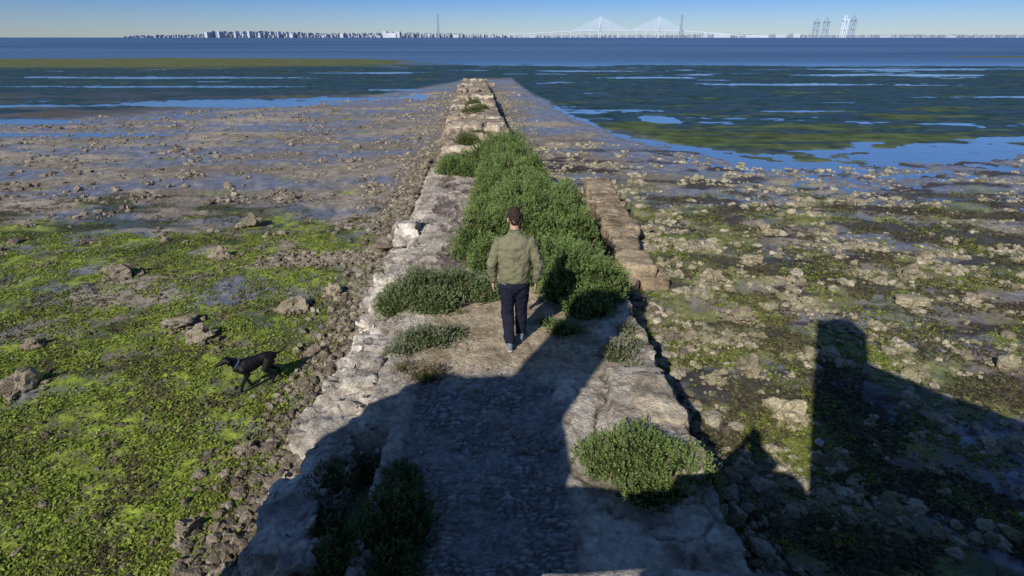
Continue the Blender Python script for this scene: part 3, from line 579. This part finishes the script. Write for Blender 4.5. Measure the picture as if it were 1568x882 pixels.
# ------------------------------------------------------------ ruined fort behind the camera (casts the foreground shadow)
fort=empty('ruined_fort_wall')
def prism(name,prof,y0,y1):
    n=len(prof);V=[(x,y0,z) for x,z in prof]+[(x,y1,z) for x,z in prof]
    bm=bmesh.new();vs=[bm.verts.new(v) for v in V]
    bm.faces.new(vs[:n]);bm.faces.new(vs[n:][::-1])
    for i in range(n):bm.faces.new((vs[i],vs[i+n],vs[(i+1)%n+n],vs[(i+1)%n]))
    bmesh.ops.recalc_face_normals(bm,faces=bm.faces[:]);me=bpy.data.meshes.new(name);bm.to_mesh(me);bm.free()
    me.materials.append(m_fort);o=bpy.data.objects.new(name,me);sc.collection.objects.link(o);o.parent=fort
m_fort=mat('fort_stone_mat',base=(.36,.31,.24),rough=.95,nscale=3,namt=.4,bscale=12,bdist=.03,bscale2=4,bdist2=.02)
prism('rampart',[(-4.25,-1.4),(14,-1.4),(14,1.88),(-4.25,1.88)],-5.5,.42)
prism('left_parapet',[(-4.2,1.885),(-1.7,1.885),(-1.65,3.28),(-1.9,3.62),(-2.2,3.9),(-2.6,4.22),(-3.05,4.3),(-3.4,4.26),(-3.62,4.34),(-3.84,4.28),(-3.98,4.02),(-4.15,3.85),(-4.17,3.6),(-4.28,3.42)],-.30,-.02)
prism('left_turret',[(-3.05,1.89),(-2.22,1.89),(-2.24,5.9),(-2.42,6.15),(-2.85,6.15),(-3.03,5.9)],-.62,-.305)
prism('right_turret',[(.76,1.89),(1.40,1.89),(1.40,5.72),(1.3,5.84),(1.05,5.86),(.9,5.80),(.76,5.82)],-.45,-.05)
prism('right_gable',[(1.405,1.885),(14,1.885),(14,3.2),(5.5,3.5),(3.5,3.66),(2.9,3.98),(2.6,4.1),(2.1,4.42),(1.405,4.84)],-.40,-.06)
blocks('parapet_coping',[(-1.2,.20,2.25,.9,.42,.78,0),(-.35,.20,2.25,.78,.42,.76,0),(.45,.20,2.25,.8,.42,.8,0)],m_stone,C(.4,.36,.3),C(.46,.42,.36),amp=.01,parent=fort)
blocks('parapet_ledge',[(.44,.975,2.04,.78,.5,.22,.0)],m_stone,C(.44,.4,.34),C(.46,.42,.36),amp=.008,parent=fort)
m_top2=mat('dark_coat_mat',base=(.05,.055,.07),rough=.8)
ph=person('photographer',(.0,-.24,1.885),.0,[((-.30,.05,1.28),(-.10,.10,1.52)),((.30,.05,1.28),(.10,.10,1.52))],[((-.09,.02,.47),(-.1,0,.1)),((.09,.02,.47),(.1,0,.1))],s=.97,headtilt=.1,m_top=m_top2)
shoe(-.1,0,.085,.1,0,ph,'left');shoe(.1,0,.085,-.1,0,ph,'right')
hand((-.09,.12,1.54),(.5,.4,.75),(.8,0,-.4),(.1,-1,.2),ph,'hand_left');hand((.09,.12,1.54),(-.5,.4,.75),(-.8,0,-.4),(-.1,-1,.2),ph,'hand_right')

# ------------------------------------------------------------ far shore
D=4500.;K=1/.2118
def boxes(name,B,m,parent=None):
    VV=[];FF=[];CC=[];o=0
    q=np.array([(x,y,z) for z in(0,1) for y in(-.5,.5) for x in(-.5,.5)],float);f=np.array([(0,1,5,4),(1,3,7,5),(3,2,6,7),(2,0,4,6),(4,5,7,6),(0,2,3,1)])
    for (x,y,z,sx,sy,sz,c) in B:
        VV.append(q*np.array([sx,sy,sz])+np.array([x,y+R.rand()*9,z]));FF.append(f+o);CC.append(np.repeat(np.array(c)[None],8,0));o+=8
    return mk(name,np.concatenate(VV),np.concatenate(FF),m,False,np.concatenate(CC),parent=parent)
m_far=mat('hazy_building_mat',attr=True,rough=.9,nscale=.05,namt=.12,bscale=.1,bdist=0.01)
X_=lambda px:(px-784)*K
B=[]
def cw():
    t=R.rand();return C(.47,.53,.62)*(.7+.4*R.rand()) if t<.55 else (C(.30,.36,.46) if t<.85 else C(.41,.40,.42))  # pale blue-grey: distance haze is painted into the building colours
for px in np.arange(178,1600,.7):
    pr=np.interp(px,[175,200,300,320,420,470,580,600,640,780,880,1060,1070,1220,1250,1330,1400,1568,1600],[.5,2.6,3.6,8,7.6,5.4,5.6,7,5.8,4.6,3.6,3.2,4.0,3.4,3.0,2.8,3.4,3.2,3.2])
    for k in range(3):
        h=max(1,pr*(.2+.95*R.rand()**2.2))*K;w=(.4+1.2*R.rand())*K
        B.append((X_(px+R.rand()),D+R.rand()*380,0,w,30+30*R.rand(),h+3,cw()))
for (px,w,h,c) in [(603,15,8,.60),(594,5,11,.55),(613,6,10.5,.54),(1097,24,5.5,.54),(1150,34,4.6,.57),(1185,16,5.5,.52),(1208,10,7,.55),(1072,6,8.5,.5),(326,4,9.5,.55),(345,3,10.5,.53),(392,3,11,.55),(405,3,8,.5),(455,5,7,.55),(530,5,7,.53),(1345,16,4.2,.47),(1440,16,3.8,.47),(700,8,5.5,.5),(815,9,4.5,.48)]:
    B.append((X_(px),D-60-R.rand()*40,0,w*K,60,h*K*.8,C(c*.95,c,c*1.13)*.95))  # larger blocks carry the same painted-in bluish haze
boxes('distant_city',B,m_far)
B=[]
for px in np.arange(-100,1750,3):
    h=(2.4+1.2*R.rand()) if px>150 else .3
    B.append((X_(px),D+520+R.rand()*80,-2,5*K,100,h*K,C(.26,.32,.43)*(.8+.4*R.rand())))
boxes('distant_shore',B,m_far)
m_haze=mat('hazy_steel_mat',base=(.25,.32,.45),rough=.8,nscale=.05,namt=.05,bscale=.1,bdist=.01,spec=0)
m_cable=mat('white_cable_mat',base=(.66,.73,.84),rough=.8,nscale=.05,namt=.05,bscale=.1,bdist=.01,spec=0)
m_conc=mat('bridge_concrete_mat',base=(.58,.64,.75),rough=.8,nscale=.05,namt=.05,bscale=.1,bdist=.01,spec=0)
def beams(name,S,m,parent):
    V=[];F=[]
    for a,b_,r in S:
        v,f=tube([a,b_],[r,r],n=5,rnd=False);o=len(V);V+=v;F+=[tuple(i+o for i in q) for q in f]
    me=bpy.data.meshes.new(name);me.from_pydata([tuple(v) for v in V],[],F);me.materials.append(m);o=bpy.data.objects.new(name,me);sc.collection.objects.link(o);o.parent=parent
br=empty('cable_stayed_bridge',(X_(959),D-100,0))
bx=lambda px:(px-959)*K
dk=lambda px:float(np.interp(px,[780,870,915,1003,1060,1130],[4,8.5,10,10,8,2.5]))*K
S=[]
pp=list(range(782,1132,6))
for a,c in zip(pp[:-1],pp[1:]):S.append(((bx(a),0,dk(a)),(bx(c),0,dk(c)),2.6))
for a in range(788,1128,14):S.append(((bx(a),0,-2),(bx(a),0,dk(a)),2.2))
beams('deck_and_piers',S,m_conc,br);S=[];T=[]
for c in (915,1003):
    top=29*K
    S+=[((bx(c)-7,-8,-2),(bx(c)-7,-8,dk(c)),3.4),((bx(c)+7,8,-2),(bx(c)+7,8,dk(c)),3.4),((bx(c)-7,-8,dk(c)),(bx(c),0,top*.68),3.0),((bx(c)+7,8,dk(c)),(bx(c),0,top*.68),3.0),((bx(c),0,top*.66),(bx(c),0,top),3.4)]
    for i in range(1,15):
        f=i/14
        for sg_ in(-1,1):T.append(((bx(c),0,top*(.60+.38*f)),(bx(c+sg_*(4+38*f)),0,dk(c+sg_*(4+38*f))),.65))
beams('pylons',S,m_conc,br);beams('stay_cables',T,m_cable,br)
for px,h in ((675,31),(1033,31)):
    e=empty('electricity_pylon',(X_(px),D-150,0));S=[]
    hh=h*K
    for sx in(-1,1):
        for sy in(-1,1):S.append(((sx*8,sy*8,-2),(sx*1.6,sy*1.6,hh),1.5))
    for i in range(12):
        z0=hh*i/12;z1=hh*(i+1)/12;w0=8-6.4*i/12;w1=8-6.4*(i+1)/12
        S+=[((-w0,-w0,z0),(w1,-w1,z1),.9),((w0,-w0,z0),(-w1,-w1,z1),.9)]
    for zz,ww in ((.97,12),(.86,15)):S.append(((-ww,0,hh*zz),(ww,0,hh*zz),1.6))
    beams('lattice_mast',S,m_haze,e)
for px,w,h,mm in ((1227,9,26,m_haze),(1241,9,27,m_haze),(1268,8,30,m_cable),(1280,8,30,m_haze)):
    e=empty('gantry_crane',(X_(px),D-200,0));S=[];w_=w*K/2*.7;hh=h*K
    for sx in(-1,1):
        for sy in(-12,12):S.append(((sx*w_,sy,-2),(sx*w_*.9,sy,hh*.8),2.8))
    S+=[((-w_,0,hh*.38),(w_,0,hh*.38),2.6),((-w_*1.5,0,hh*.78),(w_*1.7,0,hh*.78),4.0),((-w_*.9,0,hh*.8),(-w_*.2,0,hh),2.2),((w_*.9,0,hh*.8),(-w_*.2,0,hh),1.8),((-w_*.2,0,hh),(-w_*1.5,0,hh*.8),1.5),((-w_,0,hh*.4),(w_,0,hh*.76),1.5)]
    beams('crane_frame',S,mm,e)

# ------------------------------------------------------------ light, sky, camera
az=math.radians(27);el=math.radians(34)
d=Vector((math.sin(az)*math.cos(el),math.cos(az)*math.cos(el),-math.sin(el)))
sl=bpy.data.lights.new('sun','SUN');sl.energy=5.0;sl.angle=math.radians(.5);sl.color=(1,.94,.85)
so=bpy.data.objects.new('sun',sl);so.rotation_euler=d.to_track_quat('-Z','Y').to_euler();so.location=(-20,-40,30);sc.collection.objects.link(so)
w=bpy.data.worlds.new('World');sc.world=w;w.use_nodes=True;nt=w.node_tree;N=nt.nodes;L=nt.links
sk=N.new('ShaderNodeTexSky');sk.sky_type='NISHITA';sk.sun_disc=False;sk.sun_elevation=el;sk.sun_rotation=math.radians(207);sk.air_density=1;sk.dust_density=.15;sk.ozone_density=3
tc=N.new('ShaderNodeTexCoord');sp=N.new('ShaderNodeSeparateXYZ');L.new(tc.outputs['Generated'],sp.inputs[0])
cr=N.new('ShaderNodeValToRGB');L.new(sp.outputs['Z'],cr.inputs[0]);e=cr.color_ramp.elements
e[0].position=0;e[0].color=(.56,.69,.98,1);e[1].position=.35;e[1].color=(.62,.77,1,1)
q=e.new(.065);q.color=(.24,.45,.96,1);q=e.new(.18);q.color=(.36,.58,1,1)
mx=N.new('ShaderNodeMix');mx.data_type='RGBA';mx.blend_type='MULTIPLY';mx.inputs[0].default_value=1;L.new(cr.outputs[0],mx.inputs[7])
L.new(sk.outputs[0],mx.inputs[6]);L.new(mx.outputs[2],N['Background'].inputs[0]);N['Background'].inputs[1].default_value=.10
cam=bpy.data.cameras.new('camera');cam.lens=20;cam.sensor_width=36;cam.clip_start=.05;cam.clip_end=20000
co=bpy.data.objects.new('camera',cam);co.location=(0,0,3.6);co.rotation_euler=(math.radians(90-23.8),0,0);sc.collection.objects.link(co);sc.camera=co
